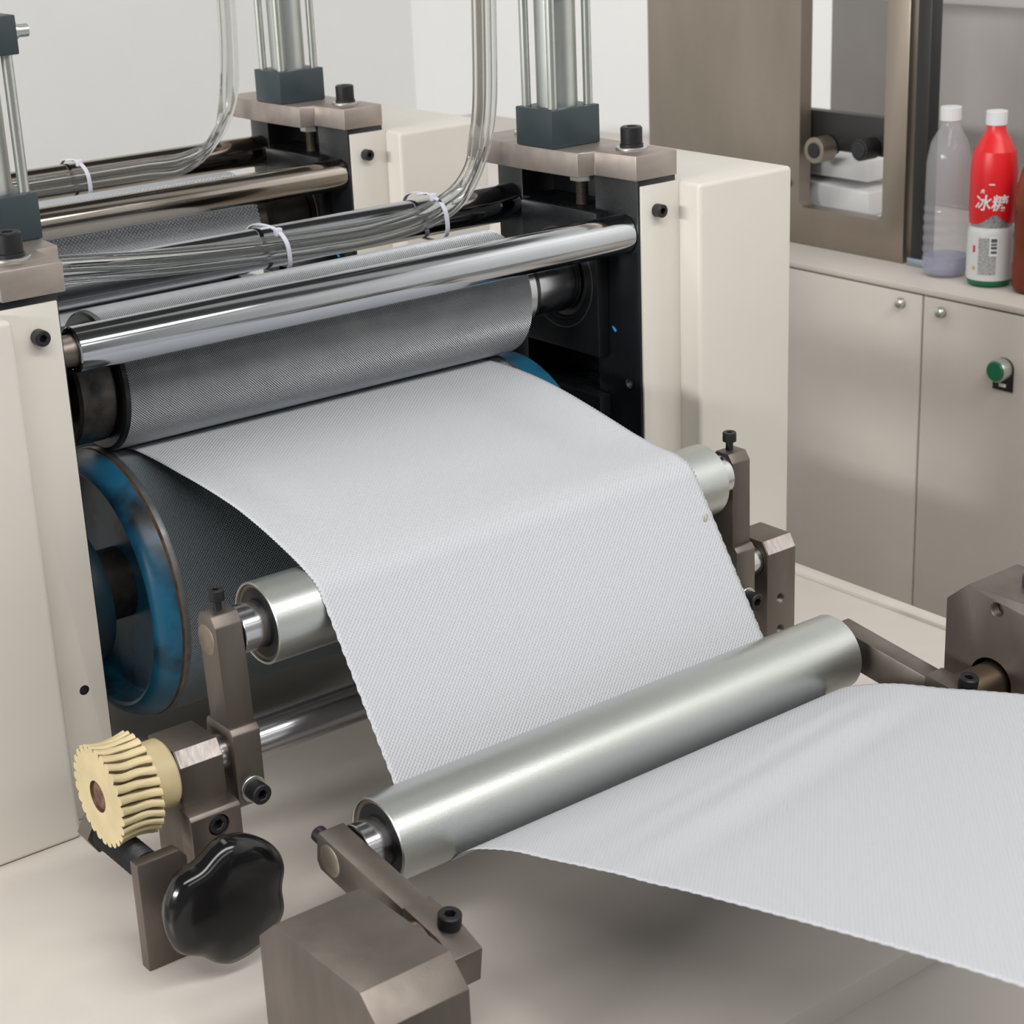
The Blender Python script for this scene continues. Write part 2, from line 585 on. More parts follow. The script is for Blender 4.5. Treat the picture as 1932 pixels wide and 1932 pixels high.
# ---- bearing housings (sliding black blocks that carry the embossing roll)
EY, EZ, ER = 0.113, 1.1595, 0.0652
DY_, DZ, DR = 0.113, 0.963, 0.1305
def bearing(side, label):
    xi = 0.0 if side < 0 else 0.636
    s = side
    xa, xb = sorted((xi - s * 0.016, xi + s * 0.044))
    t = thing('bearing_block', label, 'bearing block', ((xa + xb) / 2, EY, 1.08))
    fa, fb = sorted((xi - s * 0.016, xi - s * 0.0003))
    blk = obj('housing', box(fa, fb, 0.051, 0.175, 1.082, 1.2365, 0.0016), BLACK, t)
    fa, fb = sorted((xi - s * 0.0005, xi + s * 0.044))
    obj('slide', box(fa, fb, 0.0712, 0.1908, 1.082, 1.2360, 0.0008), BLACK, t)
    f = xi - s * 0.016
    ax = (-s, 0, 0)
    cut(blk, [cyl(0.0475, -0.009, 0.02, (f, EY, EZ), ax, 64, 0)])
    obj('bearing_ring', ringm(0.0425, 0.0474, -0.008, -0.0015, (f, EY, EZ), ax, 64), BLACK, t)
    obj('seal_ring', lathe([(-0.006, 0.0355), (-0.003, 0.0362), (-0.003, 0.0418), (-0.0075, 0.0424)], (f, EY, EZ), ax, 64), STEEL, t)
    obj('bearing_shield', lathe([(-0.0085, 0.028), (-0.007, 0.0355)], (f, EY, EZ), ax, 64), RUBBER, t)
    obj('retaining_ring', ringm(0.0535, 0.0548, -0.0004, 0.0006, (f, EY, EZ), ax, 72, 0.0002), STEEL, t)
    obj('adjusting_stud', threads(0.0070, 0.0, 0.026, (xi + s * 0.008, 0.1, 1.2367), (0, 0, 1), 0.0022, 0.0012), STEEL, t)
    nut = lathe([(0, 0), (0, 0.0118), (0.0006, 0.0125), (0.0105, 0.0125), (0.011, 0.0118), (0.011, 0)], (xi + s * 0.008, 0.1, 1.2615), (0, 0, 1), 6)
    obj('lock_nut', nut, ZINC, t, angle=20)
    return t
bb_R = bearing(1, 'black bearing block at the right end of the near embossing roll')
bb_L = bearing(-1, 'black bearing block at the left end of the near embossing roll')

def lower_bearing(side, label):
    xi = 0.0 if side < 0 else 0.636
    xa, xb = sorted((xi - side * 0.016, xi + side * 0.044))
    t = thing('drum_bearing', label, 'bearing block', ((xa + xb) / 2, DY_, BED_Z))
    s = side
    fa, fb = sorted((xi - s * 0.016, xi - s * 0.0003))
    obj('housing', box(fa, fb, 0.051, 0.175, BED_Z + 0.0002, 1.0388, 0.002), BLACK, t)
    fa, fb = sorted((xi - s * 0.0005, xi + s * 0.044))
    obj('slide', box(fa, fb, 0.0712, 0.1908, BED_Z + 0.0002, 1.0380, 0.001), BLACK, t)
    obj('bearing_boss', lathe([(0.0, 0.066), (0.015, 0.066), (0.0215, 0.064), (0.0215, 0.060), (0.0225, 0.056), (0.0225, 0.050), (0.0255, 0.046), (0.0255, 0.0)], (xi - s * 0.016, DY_, DZ), (-s, 0, 0), 72), CASTING, t)
    return t
lb_R = lower_bearing(1, 'black drum bearing low on the right frame beside the tissue edge')
lb_L = lower_bearing(-1, 'black drum bearing behind the left cream column')

# ---- cap plates, air cylinders on top of the frames
def cap_plate(side, label):
    xi = 0.0 if side < 0 else 0.636
    s = side
    def X(d):
        return xi + s * d
    # plan view with a slot cut from the inner side
    plan = [(X(-0.007), -0.001), (X(-0.007), 0.003), (X(-0.010), 0.057)] if False else []
    plan = [(X(-0.006), -0.002), (X(0.050), -0.002), (X(0.050), 0.240), (X(-0.032), 0.240), (X(-0.032), 0.059), (X(-0.009), 0.059), (X(-0.006), 0.052)]
    plan = [(X(-0.006), -0.002), (X(0.050), -0.002), (X(0.050), 0.240), (X(-0.034), 0.240), (X(-0.034), 0.132), (X(-0.031), 0.060), (X(-0.010), 0.0575)]
    t = thing('cap_plate', label, 'steel plate', (X(0.02), 0.1, 1.274))
    obj('plate', prism(plan, 'z', 1.2735, 1.299, 0.0012), CAPST, t)
    obj('washer', ringm(0.006, 0.0163, 0, 0.0028, (X(0.022), 0.036, 1.299), (0, 0, 1), 48), ZINC, t)
    obj('lock_washer', ringm(0.006, 0.0122, 0.0028, 0.0058, (X(0.022), 0.036, 1.299), (0, 0, 1), 48), OXIDE, t)
    obj('cap_screw', screw_mesh((X(0.022), 0.036, 1.3048), (0, 0, 1), 0.0225, 0.0175, 0.52), OXIDE, t)
    obj('washer', ringm(0.006, 0.0163, 0, 0.0028, (X(0.022), 0.205, 1.299), (0, 0, 1), 48), ZINC, t)
    obj('cap_screw', screw_mesh((X(0.022), 0.205, 1.3018), (0, 0, 1), 0.0225, 0.0175, 0.52), OXIDE, t)
    return t
cp_L = cap_plate(-1, 'notched grey steel cap plate with big black screw on the left column')
cp_R = cap_plate(1, 'notched grey steel cap plate on top of the right column')

def air_cylinder(side, label):
    xi = 0.0 if side < 0 else 0.636
    s = side
    cx, cyy = xi - s * 0.002, 0.125
    hw = 0.0325
    t = thing('air_cylinder', label, 'air cylinder', (cx, cyy, 1.299))
    obj('base_block', box(cx - hw, cx + hw, cyy - 0.03, cyy + 0.03, 1.2992, 1.339, 0.0012), TEAL, t)
    obj('barrel', lathe([(0, 0), (0, 0.0215), (0.115, 0.0215), (0.115, 0)], (cx, cyy, 1.339), (0, 0, 1), 48), ALU, t)
    for dx in (-1, 1):
        for dy in (-1, 1):
            obj('tie_rod', cyl(0.0049, 0, 0.115, (cx + dx * 0.024, cyy + dy * 0.0215, 1.339), (0, 0, 1), 24, 0.0003), ZINC, t)
    obj('end_block', box(cx - hw, cx + hw, cyy - 0.03, cyy + 0.03, 1.454, 1.486, 0.0012), TEAL, t)
    obj('hose_fitting', lathe([(0, 0), (0, 0.007), (0.012, 0.007), (0.012, 0.0055), (0.022, 0.0055), (0.022, 0)], (cx - s * hw, cyy, 1.47), (-s, 0, 0), 24), ZINC, t)
    return t
ac_L = air_cylinder(-1, 'slate grey air cylinder with silver rods on the left cap plate')
ac_R = air_cylinder(1, 'slate grey air cylinder standing above the right cap plate')

# ================================================================== chrome tie bars
def tie_bar(x0, x1, y, z, r, label, m, recess=True):
    t = thing('tie_bar', label, 'bar', ((x0 + x1) / 2, y, z))
    obj('bar', lathe([(x0 + 0.003, r * 0.55), (x0 + 0.003, r * 0.80), (x0, r * 0.84), (x0, r - 0.0012), (x0 + 0.0012, r), (x1 - 0.0012, r), (x1, r - 0.0012), (x1, 0)], (0, y, z), (1, 0, 0), 96), m, t)
    obj('end_plug', lathe([(x0 + 0.001, r * 0.56), (x0 + 0.0035, r * 0.72), (x0 + 0.0005, r * 0.70), (x0 - 0.0150, r * 0.62)], (0, y, z), (1, 0, 0), 32), STEEL, t)
    return t
BAR_Y, BAR_Z = 0.0245, 1.2165
tb1 = tie_bar(0.0155, 0.6355, BAR_Y, BAR_Z, 0.0202, 'polished chrome bar across the front of the near embossing roll', CHROME)
tb2 = tie_bar(-0.001, 0.6365, 0.213, 1.2265, 0.0208, 'polished chrome bar under the clear hoses behind the near roll', CHROME)

# ================================================================== embossing roll and drum
def emboss_roll(label, step=0.00126, h=0.0018, x0=0.0765, x1=0.531, mt=KNURL):
    t = thing('embossing_roll', label, 'roller', (0.3, EY, EZ))
    knurl('knurled_sleeve', x0, x1, EY, EZ, ER, h, step, mt, t, False)
    obj('sleeve_core', lathe([(x0 + 0.0004, 0), (x0 + 0.0004, ER - 0.0014), (x1 - 0.0004, ER - 0.0014), (x1 - 0.0004, 0)], (0, EY, EZ), (1, 0, 0), 96), JOURNAL, t)
    obj('end_collar', lathe([(x0 - 0.006, 0.03), (x0 - 0.006, ER - 0.004), (x0 - 0.004, ER - 0.0018), (x0, ER - 0.0010)], (0, EY, EZ), (1, 0, 0), 96), BLACK, t)
    obj('journal', lathe([(x0 - 0.005, 0.05), (x0 - 0.009, 0.0535), (x0 - 0.040, 0.0535), (x0 - 0.043, 0.051), (x0 - 0.043, 0.033), (0.0165, 0.033)], (0, EY, EZ), (1, 0, 0), 72), JOURNAL, t)
    obj('journal', lathe([(x1 - 0.001, 0.047), (x1 + 0.021, 0.047), (x1 + 0.021, 0.0430), (x1 + 0.030, 0.0415), (x1 + 0.034, 0.036), (0.6195, 0.036)], (0, EY, EZ), (1, 0, 0), 72), BRIGHT, t)
    return t
roll1 = emboss_roll('silver diamond-knurled embossing roll just behind the front chrome bar')

def drum(label, step=0.00145, x0=0.0765, x1=0.525):
    t = thing('backing_drum', label, 'roller', (0.3, DY_, DZ))
    knurl('engraved_shell', x0, x1, DY_, DZ, DR, 0.0017, step, KNURL2, t, True)
    r = DR
    obj('shell_core', lathe([(x0, r - 0.0027), (x1, r - 0.0027)], (0, DY_, DZ), (1, 0, 0), 128), KNURL2, t)
    obj('rim', lathe([(x0 + 0.001, r - 0.0002), (x0 - 0.0038, r - 0.0002), (x0 - 0.0048, r - 0.0009)], (0, DY_, DZ), (1, 0, 0), 160), ZINC_DULL, t)
    obj('rust_seam', lathe([(x0 - 0.0047, r - 0.0009), (x0 - 0.0060, r - 0.0016), (x0 - 0.0075, r - 0.0014)], (0, DY_, DZ), (1, 0, 0), 160), RUST, t)
    obj('end_collar', lathe([(x0 - 0.0075, r - 0.0014), (x0 - 0.012, r - 0.0024), (x0 - 0.019, r - 0.0050), (x0 - 0.0245, r - 0.0088), (x0 - 0.0275, r - 0.0130), (x0 - 0.0282, r - 0.0165), (x0 - 0.0265, r - 0.0195),
                             (x0 - 0.020, r - 0.0205), (x0 - 0.004, r - 0.0225), (x0 - 0.002, r - 0.026), (x0 - 0.001, 0.06), (x0 - 0.001, 0.034)], (0, DY_, DZ), (1, 0, 0), 160), BLUE, t)
    obj('end_flange', lathe([(x1, r - 0.0004), (x1 + 0.003, r - 0.0012), (x1 + 0.009, r - 0.0022), (x1 + 0.031, r - 0.0045), (x1 + 0.034, r - 0.008), (x1 + 0.034, 0.03)], (0, DY_, DZ), (1, 0, 0), 160), BLUE, t)
    obj('rim', lathe([(x1 - 0.003, r + 0.0003), (x1 + 0.0015, r + 0.0003), (x1 + 0.003, r - 0.001)], (0, DY_, DZ), (1, 0, 0), 160), ZINC_DULL, t)
    obj('axle', lathe([(0.042, 0.034), (x0, 0.034)], (0, DY_, DZ), (1, 0, 0), 48), JOURNAL, t)
    obj('axle', lathe([(x1 + 0.033, 0.034), (0.594, 0.034)], (0, DY_, DZ), (1, 0, 0), 48), JOURNAL, t)
    return t
ZINC_DULL = mat('dull_rim_metal', (0.17, 0.175, 0.175), 0.5, 0.7, noise=(50, 0.3, 5, U))
drum1 = drum('big blue-ended engraved drum under the knurled embossing roll')

# ================================================================== guide rollers, arms, pivot blocks
def guide_roller(label, y, z, r, x0, x1, sx0, sx1, group=None):
    t = thing('guide_roller', label, 'roller', ((x0 + x1) / 2, y, z), group)
    w = 0.0021
    obj('tube', lathe([(x0 + 0.012, r - w - .0005), (x0 + 0.0005, r - w), (x0, r - w + 0.0006), (x0, r - 0.0008), (x0 + 0.0008, r), (x1 - 0.0008, r), (x1, r - 0.0008), (x1, r - w), (x1 - 0.012, r - w - .0005)], (0, y, z), (1, 0, 0), 128), ALU, t)
    for e, d in ((x0, 1), (x1, -1)):
        obj('bearing_race', lathe([(0.0025, r - w - 0.0003), (0.0015, r - w - 0.0022), (0.0028, r - w - 0.0036)], (e, y, z), (d, 0, 0), 96), STEEL, t)
        obj('bearing_shield', lathe([(0.0028, r - w - 0.0036), (0.0036, r - w - 0.0048), (0.0036, 0.0205), (0.0015, 0.0199)], (e, y, z), (d, 0, 0), 96), RUBBER, t)
    obj('axle', lathe([(sx0, 0), (sx0, 0.0193), (sx0 + 0.0004, 0.0197), (x0 + 0.006, 0.0197)], (0, y, z), (1, 0, 0), 64), BRIGHT, t)
    obj('axle', lathe([(x1 - 0.006, 0.0197), (sx1, 0.0197), (sx1, 0)], (0, y, z), (1, 0, 0), 64), BRIGHT, t)
    return t

MY, MZ, MR = -0.195, 1.0268, 0.0343
FY, FZ, FR = -0.360, 0.9024, 0.0348
TY, TZ, TR = -1.02, 1.009, 0.035
gr_mid = guide_roller('satin aluminium guide roller under the tissue in front of the drum', MY, MZ, MR, 0.046, 0.5385, 0.0252, 0.5590)
gr_fr = guide_roller('satin aluminium guide roller lying over the tissue at the front', FY, FZ, FR, 0.0400, 0.5405, 0.0215, 0.5535)
gr_nx = guide_roller('satin aluminium guide roller under the tissue at the near end', TY, TZ, TR, 0.044, 0.5525, 0.0252, 0.5660)

PY, PZ = -0.199, 0.9297     # pivot shaft below the middle roller
PR = 0.0160
ps = thing('pivot_shaft', 'polished steel pivot shaft low under the tissue between two arms', 'shaft', (0.3, PY, PZ))
obj('shaft', lathe([(-0.1055, 0), (-0.1055, PR - 0.004), (-0.049, PR - 0.004), (-0.050, PR), (0.6005, PR), (0.6005, 0)], (0, PY, PZ), (1, 0, 0), 64), BRIGHT, ps)

def arm_upright(x0, x1, label, end_out, lean):
    """vertical arm: pivot clamp at the bottom, roller axle on top"""
    t = thing('roller_arm', label, 'machine arm', ((x0 + x1) / 2, PY, 0.885))
    yf, yb = MY - 0.0160, MY + 0.0125
    up = [(yf - lean, 0.9545), (yf, 1.0405), (yf + 0.006, 1.0490), (yb - 0.006, 1.0490), (yb, 1.0415), (yb - lean, 0.9545)]
    obj('upper_bar', prism(up, 'x', x0 + 0.0004, x1 - 0.0004, 0.0010), STEEL, t)
    cf, cb = PY - 0.0185 - lean, PY + 0.0190
    lo = [(cf, 0.893), (cf, 0.9515), (cf + 0.004, 0.9565), (cb - 0.003, 0.9565), (cb, 0.952), (cb, 0.899), (cb - 0.007, 0.889), (cf + 0.004, 0.886)]
    obj('clamp', prism(lo, 'x', x0, x1, 0.0010), STEEL, t)
    yf = cf + 0.0045
    xc = (x0 + x1) / 2
    obj('set_screw', screw_mesh((xc, MY, 1.0575), (0, 0, 1), 0.0132, 0.0092, 0.5, 0.012, 0.0036), OXIDE, t)
    obj('washer', ringm(0.006, 0.0112, 0, 0.0016, (xc + 0.001, yf - 0.0045, 0.9015), (0, -1, 0), 40), ZINC, t)
    obj('clamp_screw', screw_mesh((xc + 0.001, yf - 0.0061, 0.9015), (0, -1, 0), 0.0172, 0.0135, 0.5), OXIDE, t)
    xe = x0 if end_out < 0 else x1
    obj('axle_end', lathe([(-0.001, 0.0128), (0.0002, 0.0128), (0.0008, 0.0118), (0.0008, 0)], (xe + (0.0004 if end_out < 0 else -0.0004), MY, MZ), (end_out, 0, 0), 48), RAWDULL, t)
    return t
RAWDULL = mat('scuffed_axle_end', (0.30, 0.26, 0.20), 0.4, 0.8, noise=(45, 0.4, 5, U))
arm_L = arm_upright(0.0000, 0.0250, 'upright brown steel arm holding the left end of the middle guide roller', -1, 0.0050)
arm_R = arm_upright(0.5592, 0.5835, 'upright brown steel arm holding the right end of the middle guide roller', 1, 0.0005)

def arm_level(x0, x1, label, end_out):
    """arm that runs from the front roller toward the viewer, down to its own pivot"""
    t = thing('roller_arm', label, 'machine arm', ((x0 + x1) / 2, -0.42, 0.87))
    p0, p1 = Vector((FY, FZ)), Vector((-0.474, 0.886))
    d = (p1 - p0).normalized()
    n = Vector((-d.y, d.x))
    if n.y < 0:
        n = -n
    def Q(a, b):
        v = p0 + d * a + n * b
        return (v.x, v.y)
    h = 0.0160
    L = (p1 - p0).length
    up = [Q(-0.018, h - 0.002), Q(-0.016, h), Q(L - 0.021, h), Q(L - 0.021, -h), Q(-0.013, -h), Q(-0.018, -h + 0.006)]
    obj('upper_bar', prism(up, 'x', x0 + 0.0006, x1 - 0.0008, 0.001), STEEL, t)
    lo = [Q(L - 0.022, h + 0.003), Q(L + 0.018, h + 0.003), Q(L + 0.040, h - 0.002), Q(L + 0.040, -h + 0.002), Q(L + 0.018, -h - 0.003), Q(L - 0.022, -h - 0.003)]
    obj('clamp', prism(lo, 'x', x0, x1, 0.001), STEEL, t)
    xc = (x0 + x1) / 2
    back = Vector((0, -d.x, -d.y))
    q = Q(-0.018, 0)
    obj('set_screw', screw_mesh(Vector((xc, q[0], q[1])) + back * 0.007, back, 0.0132, 0.0092, 0.5, 0.010, 0.0036), OXIDE, t)
    q = Q(L + 0.013, h + 0.003)
    obj('clamp_screw', screw_mesh((xc + 0.003, q[0], q[1]), (0, n.x, n.y), 0.0172, 0.011, 0.5), OXIDE, t)
    xe = x0 if end_out < 0 else x1
    obj('axle_end', lathe([(-0.001, 0.0128), (0.0002, 0.0128), (0.0008, 0.0118), (0.0008, 0)], (xe + (0.0006 if end_out < 0 else -0.0008), FY, FZ), (end_out, 0, 0), 48), RAWDULL, t)
    return t
farm_R = arm_level(0.5540, 0.5765, 'brown steel arm at the right end of the front guide roller', 1)
farm_L = arm_level(-0.0030, 0.0210, 'brown steel arm at the left end of the front guide roller', -1)

def hole(o, p, axis, r, depth, t, lining=True):
    cut(o, [cyl(r, -0.01, depth, p, axis, 32, 0)])
    obj('threaded_hole', threads(r + 0.0001, 0.0003, depth - 0.0005, p, axis, 0.0017, 0.001, 32, True), STEEL, t)

def pivot_block(x0, x1, label, rear_face_holes=True, foot=False):
    t = thing('pivot_block', label, 'steel block', ((x0 + x1) / 2, -0.195, BED_Z))
    body = [(-0.220, BED_Z), (-0.220, 0.939), (-0.2125, 0.9515), (-0.172, 0.9515), (-0.170, 0.9495), (-0.170, BED_Z)]
    b = obj('block', prism(body, 'x', x0, x1, 0.0007), STEEL, t)
    cut(b, [cyl(PR + 0.0004, -0.2, 0.2, ((x0 + x1) / 2, PY, PZ), (1, 0, 0), 48, 0)])
    # freshly milled chamfer face
    e = 0.0011
    y0, z0, y1, z1 = -0.2203, 0.9395, -0.2130, 0.9515
    obj('milled_chamfer', Mesh().add([(x0 + e, y0 - 2e-4, z0 + 2e-4), (x1 - e, y0 - 2e-4, z0 + 2e-4), (x1 - e, y1 - 2e-4, z1 + 2e-4), (x0 + e, y1 - 2e-4, z1 + 2e-4),
                                     (x0 + e, y0 + 4e-4, z0 - 1e-4), (x1 - e, y0 + 4e-4, z0 - 1e-4), (x1 - e, y1 + 4e-4, z1 - 4e-4), (x0 + e, y1 + 4e-4, z1 - 4e-4)],
                                    [(0, 1, 2, 3), (4, 5, 6, 7), (0, 1, 5, 4), (1, 2, 6, 5), (2, 3, 7, 6), (3, 0, 4, 7)]), RAW, t)
    if rear_face_holes:
        hole(b, ((x0 + x1) / 2 - 0.001, -0.220, 0.8895), (0, 1, 0), 0.0052, 0.014, t)
        hole(b, ((x0 + x1) / 2 - 0.001, -0.220, 0.856), (0, 1, 0), 0.0052, 0.014, t)
    if foot:
        f = obj('foot', prism([(-0.238, BED_Z), (-0.238, 0.901), (-0.2355, 0.9045), (-0.2195, 0.9065), (-0.2195, BED_Z)], 'x', x0 - 0.004, x1 + 0.0015, 0.0008), STEEL, t)
        p = ((x0 + x1) / 2 + 0.0005, -0.238, 0.8905)
        cut(f, [cyl(0.0092, -0.02, 0.012, p, (0, 1, 0), 40, 0)])
        obj('foot_screw', screw_mesh((p[0], -0.2275, p[2]), (0, -1, 0), 0.0170, 0.0095, 0.5), OXIDE, t)
    return t
pb_R = pivot_block(0.5985, 0.6375, 'chamfered brown steel pivot block at the right end of the pivot shaft')
pb_L = pivot_block(-0.0475, -0.0085, 'chamfered brown steel pivot block beside the yellow gear', False, True)

def front_block(side, label):
    x0, x1 = (0.620, 0.690) if side > 0 else (-0.100, -0.029)
    t = thing('front_block', label, 'steel block', ((x0 + x1) / 2, -0.49, BED_Z))
    zt = 0.9705 if side > 0 else 0.930
    body = [(-0.422, BED_Z), (-0.422, zt - 0.0195), (-0.4445, zt), (-0.548, zt), (-0.568, zt - 0.0195), (-0.568, BED_Z)]
    b = obj('block', prism(body, 'x', x0, x1, 0.0007), STEEL, t)
    f = x0 if side > 0 else x1
    ax = (1, 0, 0) if side > 0 else (-1, 0, 0)
    cut(b, [cyl(0.0225, -0.01, 0.06, (f, -0.474, 0.886), ax, 64, 0)])
    obj('bore_lining', lathe([(0.0005, 0.0224), (0.055, 0.0224), (0.055, 0)], (f, -0.474, 0.886), ax, 64), RUBBER, t)
    if side > 0:
        hole(b, (f, -0.4770, 0.9560), ax, 0.0072, 0.012, t)
    return t
fb_R = front_block(1, 'big chamfered brown steel block with threaded hole at right front')
fb_L = front_block(-1, 'big chamfered brown steel block at left front')

for side, (a, b) in ((1, (0.566, 0.672)), (-1, (-0.080, 0.024))):
    o = obj('pivot_stub', cyl(0.0190, a, b, (0, -0.4745, 0.8855), (1, 0, 0), 64), STUBM) if False else None
STUBM = mat('brown_ground_shaft', (0.36, 0.29, 0.22), 0.32, 1.0, noise=(30, 0.12, 4, (0.3, 1, 1)))
for a, b, lab in ((0.5765, 0.672, 'brown ground pivot stub entering the big right front block'), (-0.080, -0.0030, 'brown ground pivot stub entering the big left front block')):
    o = obj('pivot_stub', cyl(0.0190, a, b, (0, -0.4745, 0.8855), (1, 0, 0), 64), STUBM)
    tag(o, lab, 'shaft')
kn = thing('clamp_lever', 'dark teal clamp lever on the big right front block', 'lever', (0.66, -0.49, 0.9705))
obj('hub', lathe([(0, 0), (0, 0.014), (0.010, 0.014), (0.014, 0.010), (0.014, 0)], (0.662, -0.488, 0.9706), (0, 0, 1), 32), TEAL, kn)
obj('lever', tube(catmull([(0.662, -0.488, 0.980), (0.672, -0.515, 0.985), (0.69, -0.55, 0.995)], 6), [0.0075] * 6 + [0.0085] * 7, 16), TEAL, kn)

# ================================================================== gear, worm and knob at the left front
def worm_gear():
    t = thing('worm_gear', 'cream yellow nylon worm gear with grimy worn teeth', 'gear', (-0.09, PY, PZ - 0.041))
    x0, x1 = -0.1070, -0.0725
    N, ro, ri = 27, 0.0418, 0.0368
    m = Mesh()
    nx = 9
    per = 8
    vs = []
    for i in range(nx):
        u = i / (nx - 1)
        x = x0 + (x1 - x0) * u
        thr = 0.0028 * (4 * u * (1 - u))
        tw = 0.11 * (u - 0.5) + 0.012 * sin(u * 7.0)
        for k in range(N * per):
            ph = (k % per) / per
            r = {0: ri, 1: ri + (ro - ri) * .65, 2: ro - 0.0004, 3: ro, 4: ro, 5: ro, 6: ro - 0.0004, 7: ri + (ro - ri) * .65}[k % per] - thr * 1.0
            th = 2 * pi * k / (N * per) + tw + 0.012 * sin(u * 9 + k)
            vs.append((x, PY + r * cos(th), PZ + r * sin(th)))
    n = N * per
    fs, mi = [], []
    for i in range(nx - 1):
        for k in range(n):
            k2 = (k + 1) % n
            fs.append((i * n + k, i * n + k2, (i + 1) * n + k2, (i + 1) * n + k))
            mi.append(1 if (k % per) in (7, 0) else 0)
    m.v, m.f, m.mi = vs, fs, mi
    # faces
    rb = 0.0130
    for i, xx, sgn in ((0, x0, 1), (nx - 1, x1, -1)):
        c0 = len(m.v)
        prof = [ri * 0.985, 0.030, 0.016, rb]
        for j, r in enumerate(prof):
            for k in range(n):
                th = 2 * pi * k / n
                m.v.append((xx - sgn * (0.0008 if 0 < j else 0.0002), PY + r * cos(th), PZ + r * sin(th)))
        for k in range(n):
            k2 = (k + 1) % n
            m.f.append((i * n + k, i * n + k2, c0 + k2, c0 + k))
            m.mi.append(0)
            for j in range(len(prof) - 1):
                m.f.append((c0 + j * n + k, c0 + j * n + k2, c0 + (j + 1) * n + k2, c0 + (j + 1) * n + k))
                m.mi.append(0)
    obj('toothed_rim', m, [NYLON, GREASE], t, angle=40)
    obj('hub', lathe([(x1 - 0.002, 0.0285), (-0.0515, 0.0285), (-0.0495, 0.0265), (-0.0495, 0.0)], (0, PY, PZ), (1, 0, 0), 64), NYLON, t)
    obj('shaft_end', lathe([(x0 - 0.0006, 0.0131), (x0 + 0.0022, 0.0128), (x0 + 0.0022, 0.0120), (x0 + 0.0012, 0.0112), (x0 + 0.0012, 0)], (0, PY, PZ), (1, 0, 0), 40), RUSTY, t)
    return t
RUSTY = mat('rusty_shaft_end', (0.22, 0.13, 0.085), 0.55, 0.5, noise=(140, 0.5, 5, U))
gear = worm_gear()

WZ = PZ - 0.041 - 0.0125
WX = -0.090
wm = thing('worm_shaft', 'black threaded worm shaft under the yellow gear', 'shaft', (WX, PY, WZ))
obj('worm', threads(0.0125, -0.035, 0.036, (WX, PY, WZ), (0, 1, 0), 0.0062, 0.0036, 40), OXIDE, wm)
obj('shaft', cyl(0.0075, -0.046, 0.05, (WX, PY, WZ), (0, 1, 0), 32), BRIGHT, wm)
obj('hex_collar', lathe([(0.034, 0.0), (0.034, 0.0165), (0.052, 0.0165), (0.052, 0.0)], (WX, PY, WZ), (0, 1, 0), 6), STEEL, wm, angle=20)
obj('bearing_stand', prism([(WX - 0.018, BED_Z), (WX + 0.024, BED_Z), (WX + 0.024, WZ + 0.010), (WX + 0.018, WZ + 0.017), (WX - 0.018, WZ + 0.017)], 'y', PY - 0.056, PY - 0.044, 0.001), STEEL, wm)

def hand_knob():
    c = Vector((-0.060, PY - 0.084, 0.866))
    t = thing('hand_knob', 'glossy black lobed plastic hand knob at the bottom left', 'knob', c)
    n, vs, fs = 120, [], []
    prof = [(0.0, 0.010), (-0.003, 0.020), (-0.006, 0.036), (-0.012, 0.0415), (-0.020, 0.0425), (-0.027, 0.040), (-0.031, 0.034), (-0.033, 0.022), (-0.0335, 0.010)]
    for (a, r) in [(a_, r_ * 1.24) for a_, r_ in prof]:
        for k in range(n):
            th = 2 * pi * k / n
            lob = 1.0 - 0.13 * max(0, cos(3 * th + 0.3)) ** 2 * min(1, max(0, (r - 0.018) / 0.02))
            vs.append((c.x + r * lob * cos(th), c.y + a, c.z + r * lob * sin(th)))
    for i in range(len(prof) - 1):
        for k in range(n):
            k2 = (k + 1) % n
            fs.append((i * n + k, i * n + k2, (i + 1) * n + k2, (i + 1) * n + k))
    fs.append(tuple(range(n)))
    fs.append(tuple(range((len(prof) - 1) * n, len(prof) * n)))
    obj('grip', Mesh().add(vs, fs), KNOBM, t, angle=60)
    obj('boss', cyl(0.012, -0.001, 0.027, c, (0, 1, 0), 32), KNOBM, t)
    return t
hand_knob()

# ================================================================== tissue web
WX0, WX1 = 0.0905, 0.5005
def web_sheet(name, prof_l, prof_r, label, nxs=40, ripple=None, thick=0.0004):
    Lp, Rp = np.array(prof_l), np.array(prof_r)
    n = len(Lp)
    s = np.concatenate([[0], np.cumsum(np.hypot(*np.diff((Lp + Rp) / 2, axis=0).T))])
    xs = np.linspace(0, 1, nxs + 1)
    vs, uv = [], []
    for i in range(n):
        for u in xs:
            y, z = Lp[i] * (1 - u) + Rp[i] * u
            if ripple:
                dy, dz = ripple(u, y, z)
                y, z = y + dy, z + dz
            e = 0.0005 * sin(s[i] * 2 * pi / 0.0042)
            xx = WX0 + (WX1 - WX0) * u + (e if u == 0 else (-e if u == 1 else 0))
            vs.append((xx, y, z))
            uv.append(((WX1 - WX0) * u, s[i]))
    fs = []
    m = nxs + 1
    for i in range(n - 1):
        for j in range(nxs):
            fs.append((i * m + j, i * m + j + 1, (i + 1) * m + j + 1, (i + 1) * m + j))
    me = bpy.data.meshes.new(name)
    me.from_pydata(vs, [], fs)
    lay = me.uv_layers.new(name='UVMap')
    idx = np.empty(len(me.loops), dtype=np.int32)
    me.loops.foreach_get('vertex_index', idx)
    lay.data.foreach_set('uv', np.array(uv)[idx].ravel())
    me.polygons.foreach_set('use_smooth', [True] * len(me.polygons))
    me.materials.append(WEB)
    o = bpy.data.objects.new(name, me)
    COL.objects.link(o)
    sd = o.modifiers.new('thickness', 'SOLIDIFY')
    sd.thickness = thick
    sd.offset = 0
    WORLD[o.name] = Vector((0, 0, 0))
    return tag(o, label, 'tissue')

